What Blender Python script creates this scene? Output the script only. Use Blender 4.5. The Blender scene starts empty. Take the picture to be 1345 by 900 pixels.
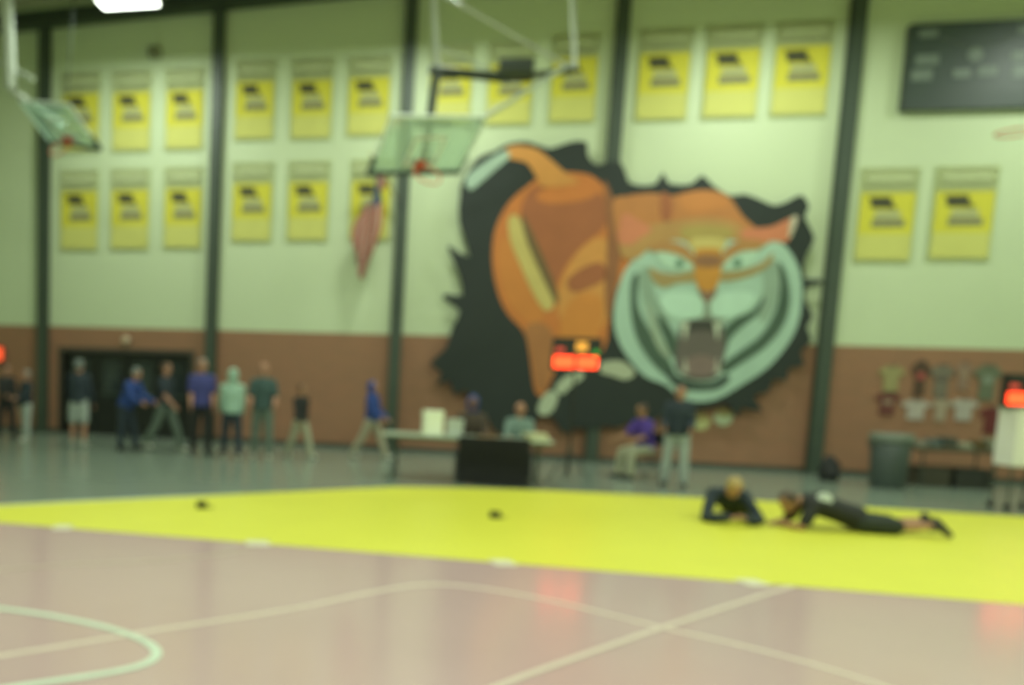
import bpy, bmesh, math, random
from mathutils import Vector, Matrix, Quaternion, noise
random.seed(7)
C = bpy.context.scene.collection
S = bpy.context.scene
V = Vector

# ------------------------------------------------------------------ camera (photo taken as 1345 x 900)
F, CX, CY, PITCH, ROLL, YAW, CAMH = 1050.0, 368.69, 595.57, -.097, .036, -.205, 1.637
fw = V((math.sin(YAW)*math.cos(PITCH), math.cos(YAW)*math.cos(PITCH), math.sin(PITCH)))
rt0 = V((math.cos(YAW), -math.sin(YAW), 0)); up0 = rt0.cross(fw)
rt = rt0*math.cos(ROLL) + up0*math.sin(ROLL); up = -rt0*math.sin(ROLL) + up0*math.cos(ROLL)
cam = bpy.data.cameras.new('camera'); co = bpy.data.objects.new('camera', cam); C.objects.link(co)
co.matrix_world = Matrix(((rt.x, up.x, -fw.x, 0), (rt.y, up.y, -fw.y, 0), (rt.z, up.z, -fw.z, CAMH), (0, 0, 0, 1)))
cam.sensor_fit = 'HORIZONTAL'; cam.sensor_width = 36; cam.lens = F/1345*36
cam.shift_x = (672.5-CX)/1345; cam.shift_y = (CY-450)/1345
cam.clip_end = 200
cam.dof.use_dof = True; cam.dof.focus_distance = .8; cam.dof.aperture_fstop = 2.6   # the photograph is out of focus
S.camera = co

S.view_settings.view_transform = 'Standard'; S.view_settings.look = 'None'
S.view_settings.gamma = 1; S.view_settings.use_curve_mapping = False
S.view_settings.exposure = 0.0
w = bpy.data.worlds.new('world'); S.world = w; w.use_nodes = True
w.node_tree.nodes['Background'].inputs[0].default_value = (.6, .7, .6, 1)
w.node_tree.nodes['Background'].inputs[1].default_value = .05
LIGHT_COL = (.90, 1.0, .86)
LAMP_W = 178.0

def ray(px, py): return fw + rt*((px-CX)/F) - up*((py-CY)/F)
def G(px, py, z=0.0):
    d = ray(px, py); return d*((z-CAMH)/d.z) + V((0, 0, CAMH))
def W(px, py, Y=18.52):
    d = ray(px, py); return d*(Y/d.y) + V((0, 0, CAMH))
WY = 18.52

# ------------------------------------------------------------------ materials
MATS = {}
def mat(name, col, rough=.6, var=.12, scale=6.0, metal=0.0, bump=0.0, emit=None, estr=0.0, spec=.5, alpha=1.0, coat=0.0):
    if name in MATS: return MATS[name]
    m = bpy.data.materials.new(name); m.use_nodes = True; MATS[name] = m
    nt = m.node_tree; b = nt.nodes['Principled BSDF']
    b.inputs['Roughness'].default_value = rough; b.inputs['Metallic'].default_value = metal
    b.inputs['Specular IOR Level'].default_value = spec
    b.inputs['Coat Weight'].default_value = coat
    tc = nt.nodes.new('ShaderNodeTexCoord'); n = nt.nodes.new('ShaderNodeTexNoise')
    n.inputs['Scale'].default_value = scale; n.inputs['Detail'].default_value = 4
    nt.links.new(tc.outputs['Object'], n.inputs['Vector'])
    mx = nt.nodes.new('ShaderNodeMix'); mx.data_type = 'RGBA'
    lo = [c*(1-var) for c in col]; hi = [min(1, c*(1+var)) for c in col]
    mx.inputs[6].default_value = (*lo, 1); mx.inputs[7].default_value = (*hi, 1)
    nt.links.new(n.outputs['Fac'], mx.inputs[0]); nt.links.new(mx.outputs[2], b.inputs['Base Color'])
    if bump:
        bp = nt.nodes.new('ShaderNodeBump'); bp.inputs['Strength'].default_value = bump; bp.inputs['Distance'].default_value = .02
        nt.links.new(n.outputs['Fac'], bp.inputs['Height']); nt.links.new(bp.outputs[0], b.inputs['Normal'])
    if emit:
        b.inputs['Emission Color'].default_value = (*emit, 1); b.inputs['Emission Strength'].default_value = estr
    if alpha < 1: b.inputs['Alpha'].default_value = alpha
    return m

def brick_mat():
    m = mat('brown_brick', (.24, .13, .07), .75, .1, 2.0)
    nt = m.node_tree; b = nt.nodes['Principled BSDF']
    tc = nt.nodes.new('ShaderNodeTexCoord'); mp = nt.nodes.new('ShaderNodeMapping')
    mp.inputs['Rotation'].default_value = (math.pi/2, 0, 0)
    br = nt.nodes.new('ShaderNodeTexBrick')
    br.inputs['Color1'].default_value = (.32, .14, .078, 1); br.inputs['Color2'].default_value = (.27, .13, .072, 1)
    br.inputs['Mortar'].default_value = (.26, .19, .12, 1)
    br.inputs['Scale'].default_value = 1.0; br.inputs['Mortar Size'].default_value = .008
    br.inputs['Brick Width'].default_value = .3; br.inputs['Row Height'].default_value = .1
    nt.links.new(tc.outputs['Object'], mp.inputs[0]); nt.links.new(mp.outputs[0], br.inputs['Vector'])
    n2 = nt.nodes.new('ShaderNodeTexNoise'); n2.inputs['Scale'].default_value = .9; n2.inputs['Detail'].default_value = 3
    nt.links.new(tc.outputs['Object'], n2.inputs['Vector'])
    mx = nt.nodes.new('ShaderNodeMix'); mx.data_type = 'RGBA'; mx.blend_type = 'MIX'
    mx.inputs[7].default_value = (.29, .16, .085, 1)
    sc = nt.nodes.new('ShaderNodeMath'); sc.operation = 'MULTIPLY'; sc.inputs[1].default_value = .6
    nt.links.new(n2.outputs['Fac'], sc.inputs[0]); nt.links.new(sc.outputs[0], mx.inputs[0])
    nt.links.new(br.outputs['Color'], mx.inputs[6]); nt.links.new(mx.outputs[2], b.inputs['Base Color'])
    return m

def glass_mat():
    m = bpy.data.materials.new('backboard_glass'); m.use_nodes = True; nt = m.node_tree
    b = nt.nodes['Principled BSDF']; out = nt.nodes['Material Output']
    b.inputs['Base Color'].default_value = (.68, .85, .76, 1); b.inputs['Roughness'].default_value = .08
    t = nt.nodes.new('ShaderNodeBsdfTransparent'); t.inputs[0].default_value = (.88, .96, .92, 1)
    mx = nt.nodes.new('ShaderNodeMixShader'); mx.inputs[0].default_value = .42
    nt.links.new(t.outputs[0], mx.inputs[1]); nt.links.new(b.outputs[0], mx.inputs[2]); nt.links.new(mx.outputs[0], out.inputs[0])
    return m

CREAM = mat('cream_wall_paint', (.54, .63, .41), .55, .035, .5)
BRICK = brick_mat()
STEEL = mat('dark_green_steel', (.045, .065, .045), .5, .15, 3)
FLOOR = mat('grey_gym_floor', (.20, .25, .20), .22, .10, .6, spec=.6)
CEIL = mat('olive_ceiling', (.58, .60, .42), .8, .08, .8)
YMAT = mat('yellow_mat_vinyl', (.70, .71, .065), .38, .05, 1.2, bump=.05)
PMAT = mat('dusty_pink_mat_vinyl', (.52, .37, .36), .16, .10, .45, spec=.6)
TAPE = mat('white_tape', (.60, .51, .42), .5, .06, 8)
WHITE = mat('white_paint', (.75, .75, .68), .5, .05)
BLACK = mat('black_plastic', (.015, .017, .015), .45, .2)
DKMETAL = mat('dark_metal', (.06, .075, .065), .4, .1, metal=.5)
PALEMETAL = mat('pale_metal', (.52, .58, .50), .35, .08, metal=.3)
GLASS = glass_mat()
ORANGE = mat('orange_rim_paint', (.62, .10, .04), .45, .1)

# ------------------------------------------------------------------ mesh helpers
def obj(name, bm, m, parent=None, smooth=False):
    me = bpy.data.meshes.new(name); bm.normal_update(); bm.to_mesh(me); bm.free()
    return mobj(name, me, m, parent, smooth)
def mobj(name, me, m, parent=None, smooth=False):
    for x in (m if isinstance(m, (list, tuple)) else [m]): me.materials.append(x)
    if smooth:
        for p in me.polygons: p.use_smooth = True
    o = bpy.data.objects.new(name, me); C.objects.link(o)
    if parent: o.parent = parent
    return o
def thing(name, label, cat, loc=(0, 0, 0), rotz=0, group=None):
    o = bpy.data.objects.new(name, None); C.objects.link(o); o.empty_display_size = .2
    o.location = loc; o.rotation_euler = (0, 0, rotz)
    return tag(o, label, cat, group)
def tag(o, label, cat, group=None):
    o['label'] = label; o['category'] = cat
    if group: o['group'] = group
    return o
def struct(o):
    o['kind'] = 'structure'; return o
def box(bm, lo, hi):
    x0, y0, z0 = lo; x1, y1, z1 = hi
    v = [bm.verts.new(p) for p in ((x0,y0,z0),(x1,y0,z0),(x1,y1,z0),(x0,y1,z0),(x0,y0,z1),(x1,y0,z1),(x1,y1,z1),(x0,y1,z1))]
    for f in ((3,2,1,0),(4,5,6,7),(0,1,5,4),(1,2,6,5),(2,3,7,6),(3,0,4,7)): bm.faces.new([v[i] for i in f])
    return bm
def bx(lo, hi, bev=0):
    bm = box(bmesh.new(), lo, hi)
    if bev: bmesh.ops.bevel(bm, geom=bm.edges[:], offset=bev, segments=2, affect='EDGES')
    return bm
def loft(bm, pts, rads, side=None, seg=10, caps=True, ck=(1, 1)):
    """tube along pts; rads = r or (a, b) with a along side"""
    pts = [V(p) for p in pts]; n = len(pts); rings = []
    R = [(r, r) if not isinstance(r, (tuple, list)) else r for r in rads]
    prev = None
    ext = []
    for i in range(n):
        t = (pts[min(i+1, n-1)] - pts[max(i-1, 0)]).normalized()
        s = V(side) if side else (prev if prev else (V((1, 0, 0)) if abs(t.x) < .8 else V((0, 1, 0))))
        s = (s - t*s.dot(t)).normalized(); u = t.cross(s); prev = s
        ext.append((pts[i], R[i], s, u, t))
    if caps:
        p, r, s, u, t = ext[0]; k = min(r)*ck[0]
        a = [(p - t*k*.85, (r[0]*.45, r[1]*.45), s, u, t), (p - t*k*.5, (r[0]*.82, r[1]*.82), s, u, t)]
        p, r, s, u, t = ext[-1]; k = min(r)*ck[1]
        b = [(p + t*k*.5, (r[0]*.82, r[1]*.82), s, u, t), (p + t*k*.85, (r[0]*.45, r[1]*.45), s, u, t)]
        ext = a + ext + b
    for p, r, s, u, t in ext:
        rings.append([bm.verts.new(p + s*(r[0]*math.cos(2*math.pi*k/seg)) + u*(r[1]*math.sin(2*math.pi*k/seg))) for k in range(seg)])
    for A, B in zip(rings, rings[1:]):
        for k in range(seg): bm.faces.new((A[k], A[(k+1) % seg], B[(k+1) % seg], B[k]))
    bm.faces.new(rings[0][::-1]); bm.faces.new(rings[-1])
    return bm
def tube(a, b, r, seg=8): return loft(bmesh.new(), [a, b], [r, r], seg=seg, caps=False)
def lathe(prof, seg=20, c=(0, 0, 0)):
    bm = bmesh.new(); rings = []
    for r, z in prof:
        rings.append([bm.verts.new((c[0]+max(r, .0005)*math.cos(2*math.pi*k/seg), c[1]+max(r, .0005)*math.sin(2*math.pi*k/seg), c[2]+z)) for k in range(seg)])
    for A, B in zip(rings, rings[1:]):
        for k in range(seg): bm.faces.new((A[k], A[(k+1) % seg], B[(k+1) % seg], B[k]))
    bm.faces.new(rings[0][::-1]); bm.faces.new(rings[-1]); return bm
def torus(c, R, r, axis='Z', seg=24, rs=8):
    bm = bmesh.new(); rings = []
    for i in range(seg):
        a = 2*math.pi*i/seg; ring = []
        for j in range(rs):
            t = 2*math.pi*j/rs; q = ((R+r*math.cos(t))*math.cos(a), (R+r*math.cos(t))*math.sin(a), r*math.sin(t))
            if axis == 'Y': q = (q[0], q[2], q[1])
            ring.append(bm.verts.new((q[0]+c[0], q[1]+c[1], q[2]+c[2])))
        rings.append(ring)
    for i in range(seg):
        A, B = rings[i], rings[(i+1) % seg]
        for j in range(rs): bm.faces.new((A[j], B[j], B[(j+1) % rs], A[(j+1) % rs]))
    return bm
def smooth_poly(p, n=3):
    out = []; N = len(p)
    for i in range(N):
        a, b, c, d = (V(p[(i+k) % N]) for k in (-1, 0, 1, 2))
        for j in range(n):
            t = j/n
            out.append(.5*((2*b) + (c-a)*t + (2*a-5*b+4*c-d)*t*t + (3*b-a-3*c+d)*t*t*t))
    return out
def extrude_poly(pts, vec):
    """closed outline (3D points) extruded by vec"""
    bm = bmesh.new(); N = len(pts); vec = V(vec)
    a = [bm.verts.new(V(p)) for p in pts]; b = [bm.verts.new(V(p)+vec) for p in pts]
    f1 = bm.faces.new(a); f2 = bm.faces.new(b[::-1])
    for i in range(N): bm.faces.new((a[(i+1) % N], a[i], b[i], b[(i+1) % N]))
    bmesh.ops.recalc_face_normals(bm, faces=bm.faces[:])
    bmesh.ops.triangulate(bm, faces=[f1, f2], ngon_method='EAR_CLIP')
    return bm

# ------------------------------------------------------------------ the room
XL, XR, YB, ROOF = -15.0, 15.0, -7.0, 10.6
def roofz(x): return 9.95 + .038*(x + 8.3)
BRZ = 2.66
struct(obj('floor', bx((XL, YB, -.2), (XR, WY+.3, 0)), FLOOR))
wb = struct(obj('wall_back', bx((XL, WY, BRZ), (XR, WY+.3, 11.6)), CREAM))
door_x0, door_x1, door_h = -9.48, -6.14, 2.06
bw = bmesh.new()
box(bw, (XL, WY, 0), (door_x0, WY+.3, BRZ)); box(bw, (door_x1, WY, 0), (XR, WY+.3, BRZ)); box(bw, (door_x0, WY, door_h), (door_x1, WY+.3, BRZ))
obj('brick_wainscot', bw, BRICK, wb)
struct(obj('wall_left', bx((XL-.3, YB, 0), (XL, WY+.3, 11.6)), CREAM))
struct(obj('wall_right', bx((XR, YB, 0), (XR+.3, WY+.3, 11.6)), CREAM))
struct(obj('wall_front', bx((XL, YB-.3, 0), (XR, YB, 11.6)), CREAM))
cb = bmesh.new()
v = [cb.verts.new(p) for p in ((XL, YB, roofz(XL)+.45), (XR, YB, roofz(XR)+.45), (XR, WY, roofz(XR)+.45), (XL, WY, roofz(XL)+.45))]
w2 = [cb.verts.new(q.co+V((0, 0, .2))) for q in v]
cb.faces.new(v[::-1]); cb.faces.new(w2)
for i in range(4): cb.faces.new((v[i], v[(i+1) % 4], w2[(i+1) % 4], w2[i]))
struct(obj('ceiling', cb, CEIL))
struct(obj('trim_1', bx((XL, WY-.012, 0), (door_x0-.12, WY, .11)), mat('dark_base', (.05, .06, .045), .5)))
struct(obj('trim_2', bx((door_x1+.12, WY-.012, 0), (XR, WY, .11)), MATS['dark_base']))
# double doorway, dark beyond
DARK = mat('dark_doorway', (.012, .014, .012), .35, .2)
d = struct(bpy.data.objects.new('door_1', None)); C.objects.link(d); d.location = ((door_x0+door_x1)/2, WY, 0)
hw = (door_x1-door_x0)/2
fr = bmesh.new(); box(fr, (-hw-.1, -.05, 0), (-hw, .25, door_h+.1)); box(fr, (hw, -.05, 0), (hw+.1, .25, door_h+.1)); box(fr, (-hw, -.05, door_h), (hw, .25, door_h+.1))
obj('door_frame', fr, mat('door_frame_paint', (.06, .055, .04), .5), d)
for i in range(4):
    a = -hw + i*hw/2
    p = obj('door_leaf', bx((a+.01, .14, .01), (a+hw/2-.01, .19, door_h-.01), .006), DARK, d)
    g = obj('pane', bx((a+.18, .128, .9), (a+hw/2-.18, .14, 1.85)), mat('door_glass', (.03, .04, .04), .1), p)
    bar = obj('push_bar', bx((a+.1, .09, 1.0), (a+hw/2-.1, .139, 1.06), .008), DKMETAL, p)

# steel columns on the wall and the roof beam
COLX = [-9.985+4.36*k for k in range(5)]
CL = ['dark steel wall column just beside the double doorway', 'dark steel wall column between the two six-banner blocks',
      'dark steel wall column that the flag hangs next to', 'dark steel wall column passing behind the tiger mural',
      'dark steel wall column between the tiger mural and the shirt display']
for k, x in enumerate(COLX):
    t = thing('steel_column', CL[k], 'column', (x, WY, 0), 0, 'steel columns along the back wall')
    h = roofz(x)-.1
    obj('flange', bx((-.13, -.18, .01), (.13, -.155, h)), STEEL, t)
    obj('web', bx((-.012, -.156, .01), (.012, -.02, h)), STEEL, t)
    obj('flange', bx((-.13, -.025, .01), (.13, 0, h)), STEEL, t)
    obj('base_plate', bx((-.17, -.24, 0), (.17, 0, .02)), STEEL, t)
p0 = W(0, 36); p1 = W(330, 2); sl = (p1.z-p0.z)/(p1.x-p0.x)
t = thing('roof_beam', 'dark steel beam running along the top of the back wall', 'beam', (0, WY, p0.z - sl*p0.x))
for nm, zz, y0 in (('flange', .13, -.3), ('web', 0, -.16), ('flange', -.16, -.3)):
    bm = bmesh.new(); hh = .26 if nm == 'web' else .03; z0 = -.13 if nm == 'web' else zz; y1 = -.13 if nm == 'web' else 0
    vs = [bm.verts.new((x, y, z0+sl*x+dz)) for x in (XL, XR) for y in (y0, y1) for dz in (0, hh)]
    for f in ((0,1,3,2),(4,6,7,5),(0,4,5,1),(2,3,7,6),(0,2,6,4),(1,5,7,3)): bm.faces.new([vs[i] for i in f])
    bmesh.ops.recalc_face_normals(bm, faces=bm.faces[:]); obj(nm, bm, STEEL, t)

# high bay lamps
LENS = mat('lamp_diffuser', (.9, .95, .85), .4, 0, emit=(.93, 1, .88), estr=7)
lamp_xy = []
q = G(168, 3, 9.05)
dxl = 6.2
spots = [(q.x+i*dxl, yy, 9.05) for yy in (q.y, 9.0, 3.0, -3.0) for i in (-1, 0, 1, 2, 3)]
for i, (x, y, z) in enumerate(spots):
    if abs(x) > 14 or x < -9: continue
    near = (i == 1)
    t = thing('high_bay_lamp', 'rectangular high bay lamp hanging above the doorway banners' if near else 'rectangular high bay lamp hanging from the gym ceiling', 'lamp', (x, y, z), 0, None if near else 'high bay lamps')
    hb = bmesh.new(); a = [hb.verts.new(p) for p in ((-.62, -.22, 0), (.62, -.22, 0), (.62, .22, 0), (-.62, .22, 0), (-.5, -.12, .13), (.5, -.12, .13), (.5, .12, .13), (-.5, .12, .13))]
    for f in ((4,5,6,7),(0,1,5,4),(1,2,6,5),(2,3,7,6),(3,0,4,7)): hb.faces.new([a[j] for j in f])
    obj('housing', hb, WHITE, t); obj('diffuser', bx((-.59, -.2, -.02), (.59, .2, .02)), LENS, t)
    for sx in (-.45, .45): obj('hanger', tube((sx, 0, .12), (sx, 0, roofz(x)+.46-z), .01, 6), DKMETAL, t)
    la = bpy.data.lights.new('lamp_light', 'AREA'); la.shape = 'RECTANGLE'; la.size = 1.16; la.size_y = .4; la.energy = LAMP_W; la.color = LIGHT_COL
    lo = bpy.data.objects.new('lamp_light', la); C.objects.link(lo); lo.location = (0, 0, -.03); lo.parent = t

# ------------------------------------------------------------------ mats and floor tape
yp = [(-6.0, 7.326), (9.8, 7.326), (9.8, 13.05), (4.6, 13.03), (1.6, 12.72), (.3, 12.4), (-.75, 12.0)]
tag(obj('yellow_wrestling_mat', extrude_poly([(x, y, .001) for x, y in yp], (0, 0, .034)), YMAT), 'bright yellow wrestling mat with a pointed corner', 'mat')
tag(obj('pink_wrestling_mat', bx((-9.5, -3, .001), (9.8, 7.325, .033), .004), PMAT), 'large dusty pink wrestling mat covering the front of the floor', 'mat')
def strip(name, pts, wd, m, z, label, group=None, h=.0025, closed=False):
    bm = bmesh.new(); P = [V((a, b, 0)) for a, b in pts]; n = len(P); L = []
    for i in range(n):
        tt = (P[(i+1) % n if closed else min(i+1, n-1)] - P[i-1 if (closed or i) else 0]).normalized(); nn = V((-tt.y, tt.x, 0))*wd/2
        L.append([bm.verts.new(P[i]+nn+V((0,0,z))), bm.verts.new(P[i]-nn+V((0,0,z))), bm.verts.new(P[i]-nn+V((0,0,z+h))), bm.verts.new(P[i]+nn+V((0,0,z+h)))])
    for i in range(n if closed else n-1):
        A, B = L[i], L[(i+1) % n]
        for k in range(4): bm.faces.new((A[k], A[(k+1) % 4], B[(k+1) % 4], B[k]))
    if not closed: bm.faces.new(L[0][::-1]); bm.faces.new(L[-1])
    bmesh.ops.recalc_face_normals(bm, faces=bm.faces[:])
    return tag(obj(name, bm, m), label, 'floor line', group)
def gp(l): return [(G(x, y, .033).x, G(x, y, .033).y) for x, y in l]
def openspl(p, n=6):
    q = [V((2*p[0][0]-p[1][0], 2*p[0][1]-p[1][1]))] + [V(x) for x in p] + [V((2*p[-1][0]-p[-2][0], 2*p[-1][1]-p[-2][1]))]
    out = []
    for i in range(1, len(q)-2):
        a, b, c, dd = q[i-1:i+3]
        for j in range(n):
            s = j/n; out.append(.5*((2*b)+(c-a)*s+(2*a-5*b+4*c-dd)*s*s+(3*b-a-3*c+dd)*s*s*s))
    out.append(q[-2]); return [(v.x, v.y) for v in out]
strip('mat_line', openspl(gp([(-60, 874), (0, 862), (100, 846), (200, 829), (390, 799), (500, 776), (570, 768), (640, 774), (740, 793), (870, 825), (960, 845), (1050, 868), (1140, 895), (1190, 912)])), .055, TAPE, .033, 'long pale painted line bending across the pink mat')
strip('mat_line', gp([(560, 940), (690, 888), (870, 825), (1010, 780), (1040, 771)]), .05, TAPE, .0357, 'straight pale line crossing the bent line on the pink mat')
strip('mat_ring', openspl(gp([(-120, 786), (-60, 793), (0, 800), (70, 810), (140, 825), (188, 842), (206, 858), (190, 873), (140, 885), (60, 897), (-40, 912)])), .06, mat('mint_white_tape', (.56, .66, .52), .5), .0357, 'pale painted ring with a rounded end on the pink mat')
strip('mat_line', openspl(gp([(-30, 750), (90, 742), (230, 735), (330, 722)])), .035, mat('faint_tape', (.46, .38, .30), .5), .0332, 'faint pale line on the pink mat near the yellow mat edge')
for i, (px, py, L) in enumerate(((75, 696, .18), (332, 719, .22), (662, 745, .2), (1010, 780, .2))):
    g = G(px, py, .034)
    tp = obj('tape_patch', bx((-L/2, -.11, 0), (L/2, .11, .003)), mat('tape_patch', (.66, .64, .46), .5))
    tp.location = (g.x, 7.325, .0352); tp.rotation_euler.z = .3
    tag(tp, ['white tape strip on the mat joint near the pointed yellow corner', 'white tape strip on the mat joint where the faint line ends', 'white tape strip on the mat joint straight out from the scorers table', 'white tape strip on the mat joint where the straight line meets it'][i], 'tape', 'tape strips on the mat joint')
strip('court_line', [(x-.14, y+.14) for x, y in gp([(-160, 672), (60, 661), (200, 654), (330, 649)])], .07, mat('mint_white_tape', (.5, .6, .5)), .0005, 'pale court line on the gym floor beside the yellow mat', h=.002)

# ------------------------------------------------------------------ banners
CLOTH = mat('pale_banner_cloth', (.62, .68, .37), .8, .05, 4)
YCLOTH = mat('yellow_banner_print', (.60, .56, .05), .8, .07, 4)
YC2 = mat('faded_yellow_print', (.57, .57, .16), .8, .05, 4)
BPR = mat('black_banner_print', (.06, .06, .03), .8, .1)
GPR = mat('grey_banner_print', (.20, .20, .12), .8, .1)
GP2 = mat('pale_grey_print', (.36, .38, .22), .8, .1)
GP3 = mat('pale_heading_print', (.48, .54, .30), .8, .1)
STATE = [(-.42, .40), (.28, .42), (.36, .22), (.30, .10), (.42, -.12), (.50, -.30), (.44, -.44), (.30, -.36), (-.30, -.34), (-.30, .10)]
def banner(tl, tr, br, bl, label, group, i):
    TL, TR, BR, BL = (W(*p) for p in (tl, tr, br, bl))
    cx = (TL.x+TR.x+BR.x+BL.x)/4; wd = (TR.x-TL.x+BR.x-BL.x)/2; z1 = (TL.z+TR.z)/2; z0 = (BL.z+BR.z)/2; h = z1-z0
    t = thing('championship_banner', label, 'banner', (cx, WY, z0), 0, group)
    bm = bmesh.new(); nx, nz = 8, 12; g = []
    for a in range(nx+1):
        g.append([bm.verts.new((-wd/2+wd*a/nx, -.03-.006*math.sin(a*1.9+i), h*b/nz)) for b in range(nz+1)])
    for a in range(nx):
        for b in range(nz): bm.faces.new((g[a][b], g[a+1][b], g[a+1][b+1], g[a][b+1]))
    bmesh.ops.solidify(bm, geom=bm.faces[:], thickness=-.006)
    obj('cloth', bm, CLOTH, t)
    obj('hanging_rod', tube((-wd/2-.03, -.02, h-.005), (wd/2+.03, -.02, h-.005), .010, 8), CLOTH, t)
    y = -.042
    obj('heading_print', bx((-wd*.40, y, h*.86), (wd*.40, y+.006, h*.93)), GP3, t)
    p = obj('yellow_print', bx((-wd*.47, y, h*.30), (wd*.47, y+.006, h*.74)), YCLOTH, t)
    obj('yellow_border', bx((-wd*.47, y, h*.03), (wd*.47, y+.006, h*.30)), YC2, t)
    sp = [(-wd*.12+a*wd*.56, y-.004, h*.63+b*h*.16) for a, b in STATE]
    obj('dark_emblem', extrude_poly(sp, (0, .006, 0)), BPR, t)
    obj('grey_print', bx((-wd*.20, y-.004, h*.47), (wd*.24, y+.002, h*.54)), GP2, t)
    obj('dark_print', bx((-wd*.24, y-.004, h*.375), (wd*.32, y+.002, h*.455)), GPR, t)
def brow(items, label, group):
    for i, (x0, x1, yt, yb, sk) in enumerate(items):
        banner((x0+sk, yt), (x1+sk, yt), (x1-sk, yb), (x0-sk, yb), label if isinstance(label, str) else label[i], group, i)
brow([(82, 132, 96, 201, 0), (148, 199, 94, 200, 0), (218, 268, 91, 198, 1)], ['yellow banner behind the folded hoop above the doorway', 'upper yellow banner above the doorway, between two others', 'upper yellow banner above the doorway, beside the second column'], 'banners above the doorway')
brow([(80, 130, 224, 330, 0), (146, 197, 222, 329, 0), (216, 266, 220, 328, 1)], ['lower yellow banner above the doorway, beside the doorway column', 'lower yellow banner above the doorway, between two others', 'lower yellow banner above the doorway, beside the second column'], 'banners above the doorway')
brow([(309, 361, 80, 185, 1), (383, 437, 78, 184, 1), (457, 513, 75, 180, 1)], ['upper yellow banner just past the second column', 'upper yellow banner in the middle of the bay with the flag', 'upper yellow banner just above the glass backboard edge'], 'banners in the flag bay')
brow([(305, 358, 214, 319, 1), (378, 432, 212, 318, 1), (460, 514, 210, 317, 1)], ['lower yellow banner just past the second column', 'lower yellow banner in the middle of the bay with the flag', 'lower yellow banner half covered by the hanging flag'], 'banners in the flag bay')
brow([(563, 620, 60, 166, 2), (640, 700, 56, 166, 2), (723, 785, 45, 163, 3)], ['yellow banner behind the dark mast of the folded hoop', 'yellow banner behind the pale braces of the folded hoop', 'yellow banner above the painted tiger haunch beside a column'], 'banners above the tiger body')
brow([(837, 906, 38, 160, 4), (925, 998, 33, 157, 4), (1015, 1090, 28, 154, 5)], ['yellow banner over the tiger head beside the fourth column', 'middle one of three yellow banners over the tiger head', 'yellow banner over the tiger head beside the fifth column'], 'banners above the tiger head')
brow([(1125, 1201, 221, 345, 4), (1223, 1305, 219, 343, 6)], ['yellow banner under the scoreboard, beside the column', 'yellow banner directly below the middle of the dark scoreboard'], 'banners under the scoreboard')

# ------------------------------------------------------------------ tiger mural, a painted cut-out panel hung in front of the columns
MY = WY-.21
mur = thing('tiger_mural', 'huge painted mural of a snarling orange tiger on black', 'mural', (W(810, 560).x, MY, W(810, 560).z))
def paint(name, pts, col, layer, smooth=3, thick=.004):
    c = mat('paint_'+'_'.join('%02d' % int(k*99) for k in col), col, .6, .14, 2.2)
    P = [W(x, y, MY) for x, y in ([(q.x, q.y) for q in smooth_poly(pts, smooth)] if smooth > 1 else pts)]
    off = mur.location
    P = [V((p.x-off.x, -.004*layer, p.z-off.z)) for p in P]
    return obj(name, extrude_poly(P, (0, thick if layer else .02, 0)), c, mur)
BK = (.012, .02, .016); OR = (.52, .165, .032); OD = (.33, .105, .035); OL = (.57, .25, .055); WT = (.36, .52, .41); YL = (.52, .42, .13)
paint('black_splash', [(604,259),(607,238),(627,208),(649,199),(667,189),(693,186),(720,195),(736,191),(752,186),(771,187),(772,205),(785,217),(800,212),(815,214),(822,228),(827,240),(844,244),(862,241),(871,226),(879,241),(908,242),(922,230),(936,243),(958,257),(978,255),(1000,263),(1018,270),(1036,264),(1053,256),(1063,272),(1057,286),(1070,312),(1060,334),(1056,350),(1058,366),(1078,367),(1078,374),(1060,378),(1058,395),(1068,415),(1060,430),(1066,448),(1052,462),(1056,480),(1036,484),(1034,500),(1016,498),(1010,515),(990,520),(1002,541),(975,536),(968,548),(955,530),(935,536),(907,540),(893,552),(871,545),(850,556),(827,555),(812,562),(796,560),(775,564),(756,562),(740,570),(729,552),(710,545),(695,566),(670,572),(649,566),(640,548),(622,535),(612,512),(597,520),(590,500),(573,508),(580,490),(565,477),(585,458),(594,430),(604,408),(583,394),(585,386),(607,388),(602,358),(588,326),(592,324),(617,338),(603,292)], BK, 0, 2)
# body
paint('orange_body', [(711,232),(742,226),(775,230),(795,246),(806,262),(830,256),(858,254),(880,258),(905,252),(932,250),(955,258),(972,284),(985,300),(940,330),(870,330),(830,350),(810,380),(800,425),(797,450),(785,470),(765,485),(735,482),(722,505),(712,520),(702,512),(696,470),(688,436),(668,414),(655,388),(647,350),(648,312),(657,285),(672,262),(692,245)], OR, 1)
paint('tail', [(664,196),(680,191),(704,196),(722,209),(745,229),(760,240),(715,246),(704,232),(691,214),(667,208)], OL, 5)
paint('white_tail_tip', [(612,234),(628,220),(645,208),(664,198),(669,207),(652,222),(634,238),(617,250)], (.34, .46, .36), 6)
paint('back_shading', [(700,246),(745,244),(785,252),(797,275),(793,300),(770,318),(748,342),(735,365),(724,380),(712,352),(696,318),(684,280)], OD, 2)
paint('back_light', [(715,248),(760,240),(785,250),(770,262),(730,268),(705,262)], OR, 3)
paint('thigh_stripe', [(668,287),(680,284),(692,312),(706,345),(718,375),(728,400),(716,408),(700,385),(684,350),(670,315)], YL, 3)
paint('dark_stripe', [(684,284),(692,290),(712,335),(730,378),(734,398),(726,392),(708,355),(692,318)], (.14, .09, .03), 4)
paint('rear_thigh', [(653,330),(666,310),(684,355),(704,395),(716,412),(700,425),(676,408),(660,380)], (.55, .195, .035), 2)
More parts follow.
